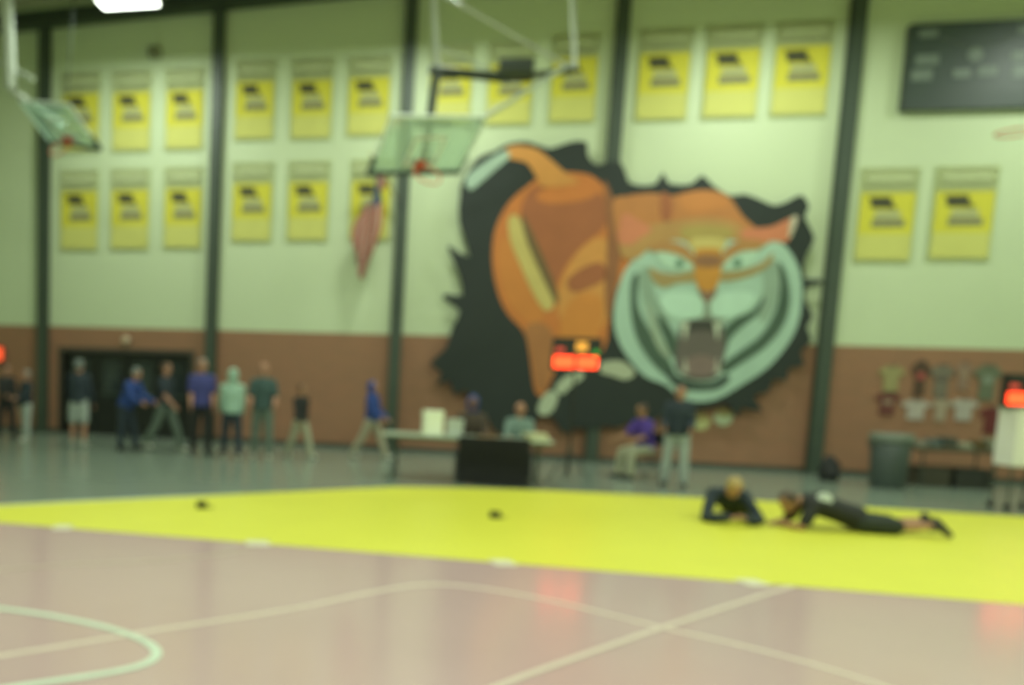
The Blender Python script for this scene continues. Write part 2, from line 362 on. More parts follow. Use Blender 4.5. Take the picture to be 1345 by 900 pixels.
paint('shoulder', [(734,380),(745,352),(765,325),(788,312),(800,325),(800,380),(796,420),(780,438),(756,440),(738,425),(732,402)], OL, 3)
paint('shoulder_shade', [(745,368),(765,352),(790,345),(796,365),(775,378),(752,384)], OD, 4)
paint('foreleg', [(742,405),(765,385),(790,392),(790,425),(778,455),(764,470),(745,465),(735,440)], (.57, .21, .035), 4)
paint('dark_column_shade', [(793,238),(806,262),(818,300),(812,360),(800,420),(794,380),(798,310)], (.26, .10, .035), 4)
paint('hind_leg', [(690,430),(715,425),(728,445),(728,480),(715,512),(704,508),(698,470)], (.36, .145, .045), 3)
paint('claw', [(706,540),(712,522),(724,513),(733,520),(727,538),(716,546)], (.42, .48, .33), 3)
paint('claw', [(729,510),(742,495),(762,488),(766,496),(750,508),(738,518)], (.42, .48, .33), 3)
paint('claw', [(778,482),(800,474),(820,476),(834,490),(822,499),(805,494),(790,490)], (.40, .44, .30), 3)
# head
paint('head_back', [(806,262),(830,258),(858,254),(884,259),(905,252),(934,250),(957,259),(975,284),(1000,310),(980,330),(900,335),(840,345),(815,330),(808,300)], (.46, .18, .05), 5)
paint('head_top_stripe', [(868,254),(880,258),(884,275),(878,292),(868,285)], OD, 6)
paint('head_top_light', [(892,258),(915,252),(942,256),(958,270),(930,278),(900,278)], (.53, .20, .05), 6)
paint('white_face', [(826,348),(813,375),(806,410),(809,440),(822,466),(846,494),(874,506),(893,522),(915,528),(942,524),(975,505),(1010,481),(1041,441),(1052,402),(1051,362),(1037,331),(1015,312),(980,303),(920,300),(862,318)], WT, 6)
paint('forehead', [(814,332),(818,300),(850,296),(888,290),(925,286),(960,290),(984,304),(1010,318),(992,324),(965,316),(948,318),(942,330),(912,330),(900,318),(880,316),(852,328),(832,342)], (.42, .23, .07), 7)
paint('brow_mark', [(895,300),(925,296),(958,300),(960,312),(930,318),(898,314)], (.36, .27, .07), 8)
paint('forehead_light', [(906,316),(930,312),(952,316),(946,332),(928,336),(912,332)], YL, 9)
paint('left_ear', [(812,318),(814,295),(820,280),(838,290),(856,302),(842,312),(828,322)], (.56, .19, .09), 8)
paint('right_ear', [(972,304),(992,300),(1012,298),(1030,290),(1044,285),(1041,300),(1033,318),(1014,317),(992,320),(978,316)], (.56, .19, .09), 8)
paint('ear_rim', [(1038,287),(1046,284),(1046,292),(1038,312),(1035,310)], (.5, .45, .33), 9)
paint('nose_bridge', [(912,330),(928,326),(946,330),(947,352),(943,372),(933,388),(927,394),(920,386),(913,370),(911,350)], (.52, .23, .03), 10)
paint('bridge_shade', [(913,336),(945,336),(944,350),(914,350)], (.26, .12, .05), 11)
paint('left_cheek_band', [(852,352),(868,358),(890,360),(910,356),(912,370),(890,372),(872,378),(858,370)], (.33, .24, .09), 9)
paint('right_cheek_band', [(946,358),(970,356),(990,350),(1004,342),(1014,332),(1012,346),(996,358),(975,366),(948,370)], (.33, .24, .09), 9)
paint('left_eye_patch', [(860,332),(880,332),(902,340),(909,352),(892,356),(872,350)], (.42, .60, .45), 10)
paint('right_eye_patch', [(949,352),(957,340),(975,331),(995,328),(986,346),(966,355)], (.42, .60, .45), 10)
paint('eye', [(886,346),(890,341),(896,342),(898,348),(893,352),(888,351)], (.13, .26, .17), 11)
paint('eye', [(961,348),(964,342),(970,340),(974,344),(971,350),(965,352)], (.13, .26, .17), 11)
paint('pupil', [(890,347),(892,344),(895,347),(892,350)], BK, 12); paint('pupil', [(965,346),(968,343),(970,346),(968,349)], BK, 12)
paint('brow', [(852,322),(880,317),(904,327),(913,348),(907,346),(894,337),(872,331),(856,331)], (.40, .20, .06), 12)
paint('brow', [(945,348),(952,328),(976,315),(1002,318),(996,328),(976,330),(960,337),(950,347)], (.40, .20, .06), 12)
paint('nose', [(918,380),(928,384),(940,380),(936,392),(928,398),(921,392)], (.22, .13, .08), 12)
paint('muzzle', [(866,392),(890,384),(915,388),(926,400),(922,415),(900,420),(876,414)], (.46, .66, .52), 10)
paint('muzzle', [(930,400),(945,386),(970,382),(990,388),(982,406),(958,418),(934,414)], (.46, .66, .52), 10)
paint('muzzle_split', [(925,396),(931,396),(932,418),(924,418)], (.20, .24, .17), 11)
GR = (.055, .10, .065)
paint('cheek_stripe', [(829,368),(838,360),(837,398),(848,426),(866,454),(882,480),(886,496),(874,494),(852,472),(835,442),(828,408)], GR, 8)
paint('cheek_band', [(840,358),(856,352),(858,380),(866,400),(878,420),(870,440),(856,420),(844,396)], (.24, .34, .25), 7)
paint('cheek_band', [(1000,350),(1020,342),(1024,376),(1014,408),(1000,425),(996,400),(1002,376)], (.26, .36, .27), 7)
paint('cheek_band', [(898,404),(912,412),(940,412),(956,404),(950,424),(924,420),(900,424)], (.24, .30, .22), 9)
paint('cheek_stripe', [(862,414),(876,424),(888,444),(892,462),(884,470),(872,446)], GR, 8)
paint('cheek_stripe', [(848,400),(856,410),(866,440),(880,466),(874,470),(858,446)], (.30, .38, .27), 9)
paint('cheek_stripe', [(1022,344),(1033,362),(1037,396),(1028,428),(1004,457),(974,477),(952,490),(948,479),(973,460),(999,440),(1017,410),(1024,376)], GR, 8)
paint('cheek_stripe', [(1004,388),(996,412),(976,428),(958,446),(951,466),(945,452),(950,432),(966,418),(988,408)], GR, 8)
paint('jaw_outline', [(876,486),(890,494),(912,502),(936,502),(952,492),(958,498),(944,510),(920,513),(896,511),(880,502)], (.035, .06, .045), 9)
paint('mouth', [(895,424),(920,420),(946,424),(951,450),(948,482),(938,497),(918,500),(900,496),(887,482),(889,452)], (.125, .105, .09), 10)
paint('mouth_shadow', [(897,424),(920,420),(945,424),(946,436),(920,434),(896,437)], (.045, .045, .035), 11)
paint('tongue', [(900,474),(920,466),(940,474),(936,490),(918,494),(902,490)], (.20, .14, .12), 11)
for tx in (899, 941):
    paint('fang', [(tx-5, 424), (tx+5, 424), (tx, 448)], (.55, .6, .45), 12, 1)
    paint('fang', [(tx-4, 490), (tx+4, 490), (tx, 468)], (.42, .42, .33), 12, 1)

# ------------------------------------------------------------------ basketball goals folded up under the roof
def goal(loc, rv, label, masts):
    t = thing('folded_basketball_goal', label, 'basketball goal', (0, 0, 0))
    ax = V(rv); q = Quaternion(ax.normalized(), ax.length); t.rotation_mode = 'QUATERNION'; t.rotation_quaternion = q; t.location = loc
    M = Matrix.Translation(V(loc)) @ q.to_matrix().to_4x4(); MI = M.inverted()
    obj('glass', bx((-.88, -.008, -.48), (.88, .008, .50)), GLASS, t)
    fm = mat('pale_board_frame', (.74, .84, .77), .35, .05)  # pale frame colour, whitened further to stand in for glare on the board
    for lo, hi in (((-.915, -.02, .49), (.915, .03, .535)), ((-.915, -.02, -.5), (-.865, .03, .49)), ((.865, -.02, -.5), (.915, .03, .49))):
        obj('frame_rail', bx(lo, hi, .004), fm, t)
    obj('bottom_pad', bx((-.93, -.04, -.56), (.93, .05, -.48), .02), mat('dark_green_pad', (.03, .05, .04), .6), t)
    for s in (-1, 1): obj('side_pad', bx((s*.905-.03, -.035, -.54), (s*.905+.03, .045, -.2), .015), MATS['dark_green_pad'], t)
    sq = bmesh.new()
    for lo, hi in (((-.305, -.014, -.33), (-.255, -.006, .12)), ((.255, -.014, -.33), (.305, -.006, .12)), ((-.305, -.014, .12), (.305, -.006, .17)), ((-.305, -.014, -.38), (.305, -.006, -.33))): box(sq, lo, hi)
    obj('target_square', sq, WHITE, t)
    rp = obj('rim_plate', bx((-.09, -.06, -.44), (.09, -.01, -.27), .01), ORANGE, t)
    obj('rim', torus((0, -.3, -.33), .228, .014), ORANGE, t)
    br = bmesh.new(); loft(br, [(-.06, -.05, -.4), (-.1, -.12, -.335)], [.014]*2, caps=False); loft(br, [(.06, -.05, -.4), (.1, -.12, -.335)], [.014]*2, caps=False)
    obj('rim_brace', br, ORANGE, rp)
    obj('mount_frame', box(box(bmesh.new(), (-.35, .05, -.4), (.35, .1, -.32)), (-.35, .05, .3), (.35, .1, .38)), DKMETAL, t)
    for nm, a, b, r, m in masts:
        obj(nm, tube(MI @ V(a), MI @ V(b), r), m, t)
B = V((-.57, 13.44, 5.40))
def P14(x, y, Y=14.6): return W(x, y, Y)
def up_to(a, b, z=10.3):
    a = V(a); b = V(b); return a + (b-a)*((z-a.z)/(b.z-a.z))
m1, m2 = V((-.62, 13.75, 5.3)), P14(574, 92, 14.2)
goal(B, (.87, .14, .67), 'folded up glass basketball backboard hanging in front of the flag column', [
    ('mast', m1, m2, .075, DKMETAL), ('mast', m2, up_to(m2, P14(571, 20, 14.3), 10.2), .05, PALEMETAL),
    ('cross_bar', P14(566, 92, 14.2), P14(668, 103, 15), .08, DKMETAL), ('cross_bar', P14(668, 103, 15), P14(755, 92, 15.2), .055, DKMETAL),
    ('winch', P14(655, 92, 15), P14(700, 92, 15), .19, DKMETAL),
    ('brace', V((.05, 13.75, 5.75)), P14(748, 84, 15.2), .04, PALEMETAL),
    ('brace', P14(600, 4, 14.6), P14(755, 92, 15.2), .03, PALEMETAL), ('brace', up_to(P14(755, 92, 15.2), P14(600, 4, 14.6), 10.2), P14(600, 4, 14.6), .03, PALEMETAL),
    ('mast', P14(755, 92, 15.2), up_to(P14(755, 92, 15.2), P14(752, 0, 15.2), 10.5), .04, PALEMETAL),
    ('brace', P14(574, 60, 14.2), P14(668, 103, 15), .02, PALEMETAL)])
B2 = V((-8.05, 15.45, 6.54))
mm = V((-8.1, 15.8, 6.6))
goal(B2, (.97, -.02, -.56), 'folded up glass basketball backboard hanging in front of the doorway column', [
    ('mast', mm, P14(14, 118, 15.2), .06, PALEMETAL), ('mast', P14(14, 118, 15.2), up_to(P14(14, 118, 15.2), P14(8, 0, 15.2), 10.1), .13, PALEMETAL),
    ('brace', mm, up_to(mm, P14(97, 0, 15.9), 10.1), .012, DKMETAL),
    ('cross_bar', P14(-8, 80, 15.2), P14(44, 104, 15.3), .05, PALEMETAL)])
B3 = W(1372, 140, 14.5)
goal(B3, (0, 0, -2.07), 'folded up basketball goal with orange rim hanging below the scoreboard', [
    ('mast', B3+V((.12, 0, .3)), B3+V((.4, .1, 10.8-B3.z)), .06, PALEMETAL)])

# ------------------------------------------------------------------ flag
fp0, fp1 = W(523, 264, WY-.21), W(487, 203, WY-.75)
t = thing('national_flag', 'drooping flag with red and white stripes on a slanted pole', 'flag', tuple(fp0))
FR, FW_, FB = mat('flag_red', (.40, .045, .035), .75, .1), mat('flag_white', (.44, .38, .30), .75, .05), mat('flag_blue', (.05, .08, .16), .75, .1)
obj('pole', tube((0, 0, 0), fp1-fp0, .018), mat('brown_pole', (.16, .12, .06), .4), t)
obj('pole_ball', lathe([(.0, -.03), (.025, -.018), (.033, 0), (.025, .018), (0, .03)], 12, tuple(fp1-fp0)), mat('gold_ball', (.6, .45, .1), .3), t)
obj('wall_bracket', bx((-.05, -.03, -.1), (.05, .03, .06), .008), DKMETAL, t)
bm = bmesh.new(); nu, nv = 30, 39; g = []
tip = fp1-fp0
for i in range(nu+1):
    s = i/nu; row = []
    for j in range(nv+1):
        k = j/nv
        top = tip*(1-.62*k)                               # hoist runs along the pole
        prof = .62*(1-s)**.7 + .40*math.sin(math.pi*min(1, s*1.15))**1.3 + .17
        cxm = -.33 - .10*s
        x = top.x*(1-s)**2 + (1-(1-s)**2)*(cxm + tip.x*.5 + (k-.5)*-.98*prof + .03*math.sin(9*k+5*s))
        y = top.y*(1-s)**2 + (1-(1-s)**2)*(tip.y*.5 + .07*math.sin(k*15+2.5*s))
        z = top.z - s*(2.6-.8*k) - .12*math.sin(math.pi*k)*s
        row.append(bm.verts.new((x, y, z)))
    g.append(row)
for i in range(nu):
    for j in range(nv):
        f = bm.faces.new((g[i][j], g[i+1][j], g[i+1][j+1], g[i][j+1]))
        f.material_index = 2 if (i < nu*.36 and j < nv*7/13) else (0 if (j*13//nv) % 2 == 0 else 1)
        f.smooth = True
obj('cloth', bm, [FR, FW_, FB], t)

# ------------------------------------------------------------------ dark scoreboard on the wall
a, b = W(1191, 36), W(1186, 148); x0 = a.x; x1 = 2*W(1273, 90).x - x0
t = thing('wall_scoreboard', 'large dark green unlit scoreboard high on the wall', 'scoreboard', ((x0+x1)/2, WY, b.z))
hw = (x1-x0)/2; hh = a.z-b.z
obj('cabinet', bx((-hw, -.14, 0), (hw, 0, hh), .01), mat('scoreboard_green', (.035, .055, .045), .45, .15, 1.5), t)
fr = bmesh.new()
for lo, hi in (((-hw, -.155, 0), (hw, -.135, .04)), ((-hw, -.155, hh-.04), (hw, -.135, hh)), ((-hw, -.155, .04), (-hw+.04, -.135, hh-.04)), ((hw-.04, -.155, .04), (hw, -.135, hh-.04))): box(fr, lo, hi)
obj('trim_frame', fr, DKMETAL, t)
PG = mat('dull_grey_panel', (.15, .19, .16), .5, .2, 5); PG2 = mat('dim_grey_panel', (.10, .125, .105), .5, .2, 5)
for s in (-1, 1):
    obj('name_panel', bx((s*hw*.72-.16, -.15, hh*.84), (s*hw*.72+.16, -.138, hh*.93)), PG, t)
    obj('score_panel', bx((s*hw*.70-.2, -.15, hh*.52), (s*hw*.70+.2, -.138, hh*.64)), PG, t)
    obj('score_panel', bx((s*hw*.74-.2, -.15, hh*.34), (s*hw*.74+.16, -.138, hh*.47)), PG, t)
e = obj('emblem', lathe([(0, 0), (.13, 0), (.13, .012), (0, .012)], 20), PG, t); e.location = (0, -.141, hh*.62); e.rotation_euler.x = math.pi/2
obj('clock_panel', bx((-.34, -.15, hh*.36), (-.04, -.138, hh*.46)), PG, t)
obj('clock_panel', bx((.08, -.15, hh*.37), (.40, -.138, hh*.48)), PG, t)
arc = bmesh.new(); loft(arc, [(-hw*.55 + hw*1.1*k/12, -.142, hh*.84 - .2*math.sin(math.pi*k/12)) for k in range(13)], [.018]*13, seg=6, caps=False)
obj('trim_swoop', arc, PG2, t)

# ------------------------------------------------------------------ small fittings on the wall
def wall_lamp(px, py, label):
    p = W(px, py); t = thing('wall_lamp', label, 'wall lamp', tuple(p))
    obj('back_plate', bx((-.12, -.03, -.1), (.12, 0, .1), .01), DKMETAL, t)
    o = obj('lens', lathe([(.0, -.09), (.06, -.08), (.1, -.045), (.11, 0), (0, .0)], 16), mat('lamp_lens', (.55, .42, .28), .3), t)
    o.location = (0, -.03, 0); o.rotation_euler.x = -math.pi/2
    return t
wall_lamp(166, 447, 'small pale round lamp on the brick above the doorway')
p = W(-1, 465); t = thing('red_sign', 'red glowing box sign on the brick beside the doorway column', 'sign', tuple(p))
obj('housing', bx((-.17, -.09, -.2), (.17, 0, .2), .01), mat('red_sign_case', (.3, .06, .03), .5), t)
obj('lit_face', bx((-.14, -.1, -.16), (.14, -.088, .16)), mat('red_glow', (.5, .05, .02), .4, 0, emit=(1, .10, .03), estr=1.3), t)
p = W(205, 71); t = thing('wall_speaker', 'small grey loudspeaker high on the wall above the banners', 'loudspeaker', tuple(p))
obj('cabinet', bx((-.14, -.2, -.12), (.14, 0, .12), .015), mat('grey_speaker', (.24, .26, .15), .6), t)
o = obj('grille', lathe([(0, 0), (.1, 0), (.09, .012), (0, .016)], 16), mat('speaker_grille', (.15, .16, .1), .7), t); o.location = (0, -.2, 0); o.rotation_euler.x = math.pi/2
for px, py, lb in ((920, 554, 'pale yellow round paper sign under the tiger chin'), (950, 548, 'whitish round paper sign under the tiger chin, beside a yellow one')):
    p = W(px, py); t = thing('round_paper_sign', lb, 'paper sign', (p.x, WY, p.z))
    m = mat('pale_yellow_paper', (.55, .56, .25), .7) if px < 935 else mat('whitish_paper', (.48, .56, .36), .7)
    o = obj('disc', lathe([(0, 0), (.18, 0), (.18, .02), (0, .02)], 24), m, t); o.location = (0, -.002, 0); o.rotation_euler.x = math.pi/2
    o = obj('brown_print', lathe([(.06, 0), (.17, 0), (.16, .006), (.07, .006)], 20), mat('tan_print', (.34, .27, .10), .7), t); o.location = (0, -.0222, .09); o.rotation_euler.x = math.pi/2; o.scale = (1, .45, 1)

# ------------------------------------------------------------------ people
def remesh(bm, vox, it=3):
    me = bpy.data.meshes.new('tmp'); bm.normal_update(); bm.to_mesh(me); bm.free()
    o = bpy.data.objects.new('tmp', me); C.objects.link(o)
    r = o.modifiers.new('r', 'REMESH'); r.mode = 'VOXEL'; r.voxel_size = vox; r.use_smooth_shade = True
    s = o.modifiers.new('s', 'SMOOTH'); s.iterations = it; s.factor = .5
    dg = bpy.context.evaluated_depsgraph_get()
    out = bpy.data.meshes.new_from_object(o.evaluated_get(dg))
    bpy.data.objects.remove(o); bpy.data.meshes.remove(me)
    return out
def cloth(name, col, var=.16): return mat('cloth_'+name, col, .85, var, 9, bump=.25)
SKIN = mat('skin', (.42, .22, .14), .55, .06, 5); SKIN2 = mat('skin_tan', (.36, .19, .10), .55, .06, 5); SKIN3 = mat('skin_deep', (.17, .085, .05), .55, .06, 5)
EYE = mat('eye_dark', (.02, .018, .015), .3); LIP = mat('lip', (.30, .11, .09), .5)

def hand(bm, wr, d, palm_n, s=1.0, curl=.35):
    """palm and five fingers from the wrist along d; palm_n = palm normal"""
    d = d.normalized(); n = (palm_n - d*palm_n.dot(d)).normalized(); sd = d.cross(n)
    loft(bm, [wr, wr+d*.04*s, wr+d*.09*s], [(.026*s, .02*s), (.04*s, .016*s), (.042*s, .015*s)], side=sd, seg=8)
    for k, L in enumerate((.068, .078, .073, .056)):
        b0 = wr + d*.088*s + sd*(.031-.0205*k)*s
        d1 = (d + n*curl*.5 + sd*(.12-.08*k)).normalized(); d2 = (d + n*curl*1.6).normalized()
        p1 = b0 + d1*L*.55*s; loft(bm, [b0, p1, p1+d2*L*.5*s], [.0105*s, .0095*s, .0075*s], seg=6)
    b0 = wr + d*.03*s + sd*.03*s; d1 = (d*.7 + sd*.75 + n*.2).normalized(); d2 = (d + sd*.2 + n*.35).normalized()
    p1 = b0 + d1*.045*s; loft(bm, [b0, p1, p1+d2*.032*s], [.014*s, .011*s, .009*s], seg=6)

def human(t, J, c, s=1.0, vox=.016):
    """J: joint dict in the thing's local frame. c: clothing dict."""
    g = lambda k: V(J[k])
    sideT = (g('shL')-g('shR')).normalized(); pel, chs, nk = g('pelvis'), g('chest'), g('neck')
    sideP = (g('hipL')-g('hipR')).normalized()
    upT = (chs-pel).normalized()
    hd, face = g('head'), V(J['face']).normalized(); hup = V(J.get('hup', (0, 0, 1))); hup = (hup-face*hup.dot(face)).normalized(); hs = face.cross(hup)
    wst = pel.lerp(chs, .45)
    def torso(bm, k, e=0):
        loft(bm, [pel-upT*(.07 if not e else .055)*s, pel+upT*.03*s, wst, chs, chs.lerp(nk, .55)], [(a*s*k+e, b*s*k+e) for a, b in ((.135 if not e else .155, .105 if not e else .118), (.16, .118), (.146, .106), (.170, .115), (.14, .085))], side=sideT, seg=14, ck=(.3 if not e else .03, 1))
        loft(bm, [g('shR'), chs.lerp(nk, .42), g('shL')], [.056*s*k+e, (.075*s*k+e, .085*s*k+e), .056*s*k+e], seg=10)
        for q in 'LR': loft(bm, [nk-upT*.02*s, g('sh'+q)], [.045*s*k+e*.5, .045*s*k+e*.6], seg=8)
    def limb(bm, ks, rs, k=1, e=0, upto=1.0):
        P = [g(q) for q in ks]; R = [r*s*k+e for r in rs]
        if upto < 1: P[-1] = P[-2].lerp(P[-1], upto); R[-1] = R[-2]+(R[-1]-R[-2])*upto
        m = P[0].lerp(P[1], .5); pts = [P[0], m, P[1]]; rr = [R[0], (R[0]+R[1])*.5*1.04, R[1]]
        if len(P) > 2: pts += [P[1].lerp(P[2], .35), P[2]]; rr += [max(R[1], R[2])*1.02, R[2]]
        loft(bm, pts, rr, seg=10)
    bm = bmesh.new(); torso(bm, .92)
    loft(bm, [chs.lerp(nk, .3), nk, hd-hup*.06*s], [.07*s, .056*s, .053*s], seg=10)
    # head: skull, jaw, nose, ears
    loft(bm, [hd-hup*.105*s+face*.035*s, hd-hup*.06*s+face*.014*s, hd, hd+hup*.055*s, hd+hup*.098*s], [(.046*s, .05*s), (.068*s, .082*s), (.079*s, .099*s), (.080*s, .098*s), (.066*s, .084*s)], side=hs, seg=16, ck=(.6, .45))
    loft(bm, [hd+hup*.02*s+face*.088*s, hd-hup*.03*s+face*.112*s], [.010*s, .017*s], seg=6)
    for q in (-1, 1): loft(bm, [hd+hs*q*.074*s-hup*.025*s, hd+hs*q*.083*s+hup*.02*s], [.013*s, .018*s], seg=6)
    for q in 'LR':
        limb(bm, ['sh'+q, 'el'+q, 'wr'+q], [.052, .042, .028])
        limb(bm, ['hip'+q, 'kn'+q, 'an'+q], [.085, .058, .040])
        ad = (g('wr'+q)-g('el'+q)).normalized()
        pn = V(J.get('palm'+q, tuple(sideT*(-1 if q == 'L' else 1))))
        if abs(pn.normalized().dot(ad)) > .95: pn = pn + V((.3, .5, .2))
        hdir = V(J['hd'+q]) if 'hd'+q in J else ad
        hand(bm, g('wr'+q), hdir, pn, s)
        loft(bm, [g('an'+q), g('an'+q).lerp(g('toe'+q), .9)], [.026*s, .018*s], seg=8)
    me = remesh(bm, vox*.8, 2)
    me.materials.clear(); body = mobj('body', me, [c['skin'], EYE, LIP], t, True)
    er, el, lp = hd+face*.088*s-hs*.032*s+hup*.005*s, hd+face*.088*s+hs*.032*s+hup*.005*s, hd+face*.1*s-hup*.062*s
    for p in me.polygons:
        q = p.center
        if (q-er).length < .016*s or (q-el).length < .016*s: p.material_index = 1
        elif (q-lp).length < .02*s and abs((q-lp).dot(hup)) < .01*s: p.material_index = 2
    # hair / cap / hood
    st = c.get('hairstyle', 'short')
    if st != 'bald':
        bm = bmesh.new()
        if st == 'hood':
            loft(bm, [nk-face*.03*s, hd-hup*.05*s-face*.03*s, hd+hup*.03*s-face*.03*s, hd+hup*.07*s-face*.03*s, hd+hup*.115*s-face*.025*s], [(.09*s, .09*s), (.103*s, .105*s), (.108*s, .112*s), (.104*s, .112*s), (.075*s, .085*s)], side=hs, seg=14, ck=(.5, .5))
        else:
            loft(bm, [hd-hup*.03*s-face*.045*s, hd+hup*.03*s-face*.024*s, hd+hup*.075*s-face*.01*s, hd+hup*.108*s-face*.008*s], [(.082*s, .07*s), (.092*s, .096*s), (.090*s, .107*s), (.070*s, .086*s)], side=hs, seg=16, ck=(.6, .45))
            if st == 'long': loft(bm, [hd+hup*.03*s-face*.06*s, hd-hup*.09*s-face*.075*s, hd-hup*.2*s-face*.08*s], [(.075*s, .045*s), (.075*s, .04*s), (.05*s, .03*s)], side=hs, seg=12)
            if st == 'cap': loft(bm, [hd+hup*.055*s+face*.06*s, hd+hup*.048*s+face*.15*s], [(.07*s, .012*s), (.055*s, .009*s)], side=hs, seg=12)
        me = remesh(bm, vox, 2); me.materials.clear(); mobj('hood' if st == 'hood' else ('cap' if st == 'cap' else 'hair'), me, c['hair'], t, True)
    # shirt
    bm = bmesh.new(); torso(bm, 1.0, (.022+c.get('bulk', .008))*s)
    for q in 'LR':
        if c.get('sleeve', 'long') == 'long': limb(bm, ['sh'+q, 'el'+q, 'wr'+q], [.055, .047, .036], 1, .016*s, .96)
        else: limb(bm, ['sh'+q, 'el'+q], [.056, .052], 1, .02*s, .75)
    me = remesh(bm, vox, 2); me.materials.clear(); sh = mobj(c.get('topname', 'shirt'), me, c['top'], t, True)
    # trousers or shorts
    bm = bmesh.new(); loft(bm, [pel-upT*.08*s, pel-upT*.0*s, pel+upT*.07*s], [(.14*s+.018, .11*s+.018), (.158*s+.018, .118*s+.02), (.15*s+.012, .108*s+.012)], side=sideP, seg=14, ck=(.65, 1))
    for q in 'LR':
        if c.get('legs', 'long') == 'long': limb(bm, ['hip'+q, 'kn'+q, 'an'+q], [.088, .066, .052], 1, .018*s, .97)
        else: limb(bm, ['hip'+q, 'kn'+q], [.092, .085], 1, .02*s, .88)
    me = remesh(bm, vox, 2); me.materials.clear(); mobj('trousers' if c.get('legs', 'long') == 'long' else 'shorts', me, c['pants'], t, True)
    for q in 'LR':
        bm = bmesh.new(); a, b = g('an'+q), g('toe'+q); dd = (b-a); fl = V(J.get('sole'+q, (0, 0, -1)))
        fd = (dd - fl*dd.dot(fl)).normalized()
        low = a + fl*.045*s
        loft(bm, [low-fd*.05*s, low+fd*.02*s, low-fl*.004*s+fd*.075*s, low+fl*.004*s+fd*.13*s, low+fl*.01*s+fd*.175*s], [(.038*s, .043*s), (.042*s, .05*s), (.046*s, .049*s), (.047*s, .042*s), (.038*s, .032*s)], side=fl.cross(fd), seg=10)
        loft(bm, [a-fl*.04*s, a+fl*.03*s], [.046*s, .048*s], seg=10)
        me = remesh(bm, .012, 2); me.materials.clear(); mobj('shoe', me, c['shoes'], t, True)
    return body

def rot2(a): return math.sin(math.radians(a)), math.cos(math.radians(a))
def pose(h, lean=0, lleg=(0, 0), rleg=(0, 0), larm=(5, 8, 10), rarm=(5, 8, 10), nod=0, turn=0, sit=None, splay=4, side=0):
    """facing -Y; leg = (hip flexion, knee bend); arm = (forward, outward, elbow bend)"""
    s = h/1.78; J = {}
    pel = V((0, 0, 0)); sn, cs = rot2(lean); ss, sc = rot2(side)
    upv = V((ss, -sn, cs)).normalized()
    J['pelvis'] = pel; J['chest'] = pel+upv*.36*s; J['neck'] = pel+upv*.53*s
    n1, n2 = rot2(lean*.55+nod); hv = V((ss*.7, -n1, n2)).normalized()
    J['head'] = J['neck']+hv*.155*s
    tn, tc = rot2(turn); f = V((tn, -tc, 0)); fdn = math.radians(nod+lean*.5)
    J['face'] = f*math.cos(fdn) + V((0, 0, -math.sin(fdn))); J['hup'] = (0, 0, 1)
    for q, sg, lg, ar in (('L', 1, lleg, larm), ('R', -1, rleg, rarm)):
        hip = V((sg*.095*s, 0, -.04*s)); sp = math.sin(math.radians(splay))*sg
        a, b = rot2(lg[0]); kn = hip + V((sp, -a, -b)).normalized()*.425*s
        a, b = rot2(lg[0]-lg[1]); an = kn + V((sp*.5, -a, -b)).normalized()*.41*s
        J['hip'+q], J['kn'+q], J['an'+q] = hip, kn, an; J['toe'+q] = an+V((sg*.02, -.19*s, -.055*s))
        shd = J['chest']+upv*.085*s + V((sg*.178*s, 0, 0)); J['sh'+q] = shd
        a, b = rot2(ar[0]); o = math.sin(math.radians(ar[1]))*sg
        el = shd + V((o, -a, -b)).normalized()*.285*s
        a, b = rot2(ar[0]+ar[2]); wr = el + V((o*.3 - .1*sg*(ar[2] > 40), -a, -b)).normalized()*.255*s
        J['el'+q], J['wr'+q] = el, wr
    mz = sit*s - 0 if sit else -min(J['anL'].z, J['anR'].z) + .088*s
    for k in J:
        if k not in ('face', 'hup'): J[k] = tuple(V(J[k])+V((0, 0, mz)))
        else: J[k] = tuple(V(J[k]))
    return J, s

NAVY, DKC, RBLUE = cloth('navy', (.02, .032, .042)), cloth('near_black', (.018, .02, .018)), cloth('royal_blue', (.022, .055, .22))
PURP, MINT, TEAL = cloth('purple_blue', (.05, .055, .20)), cloth('mint', (.30, .46, .36)), cloth('dark_teal', (.045, .085, .08))
CREAMC, KHAKI, GREYC = cloth('cream', (.36, .37, .25)), cloth('khaki', (.34, .32, .22)), cloth('grey', (.20, .24, .20))
LGREY, GGREEN, VIOL = cloth('light_grey', (.32, .37, .33)), cloth('green_grey', (.12, .16, .125)), cloth('violet', (.07, .035, .24))
TEALG = cloth('grey_teal', (.17, .25, .21))
HBR, HBK, HBL, HGR = mat('brown_hair', (.06, .035, .018), .6), mat('black_hair', (.015, .013, .012), .6), mat('blond_hair', (.36, .26, .09), .6), mat('grey_hair', (.17, .20, .19), .6)
SHB, SHW = mat('dark_shoe', (.025, .025, .025), .5), mat('pale_shoe', (.42, .44, .36), .5)
def person(px, py, h, heading, label, c, group=None, sit_on=None, **kw):
    p = G(px, py)
    return person_at(p.x, p.y, h, heading, label, c, **kw)
def person_at(x, y, h, heading, label, c, **kw):
    t = thing('person', label, 'person', (x, y, 0), math.radians(heading))
    J, s = pose(h, **kw); human(t, J, c, s); return t

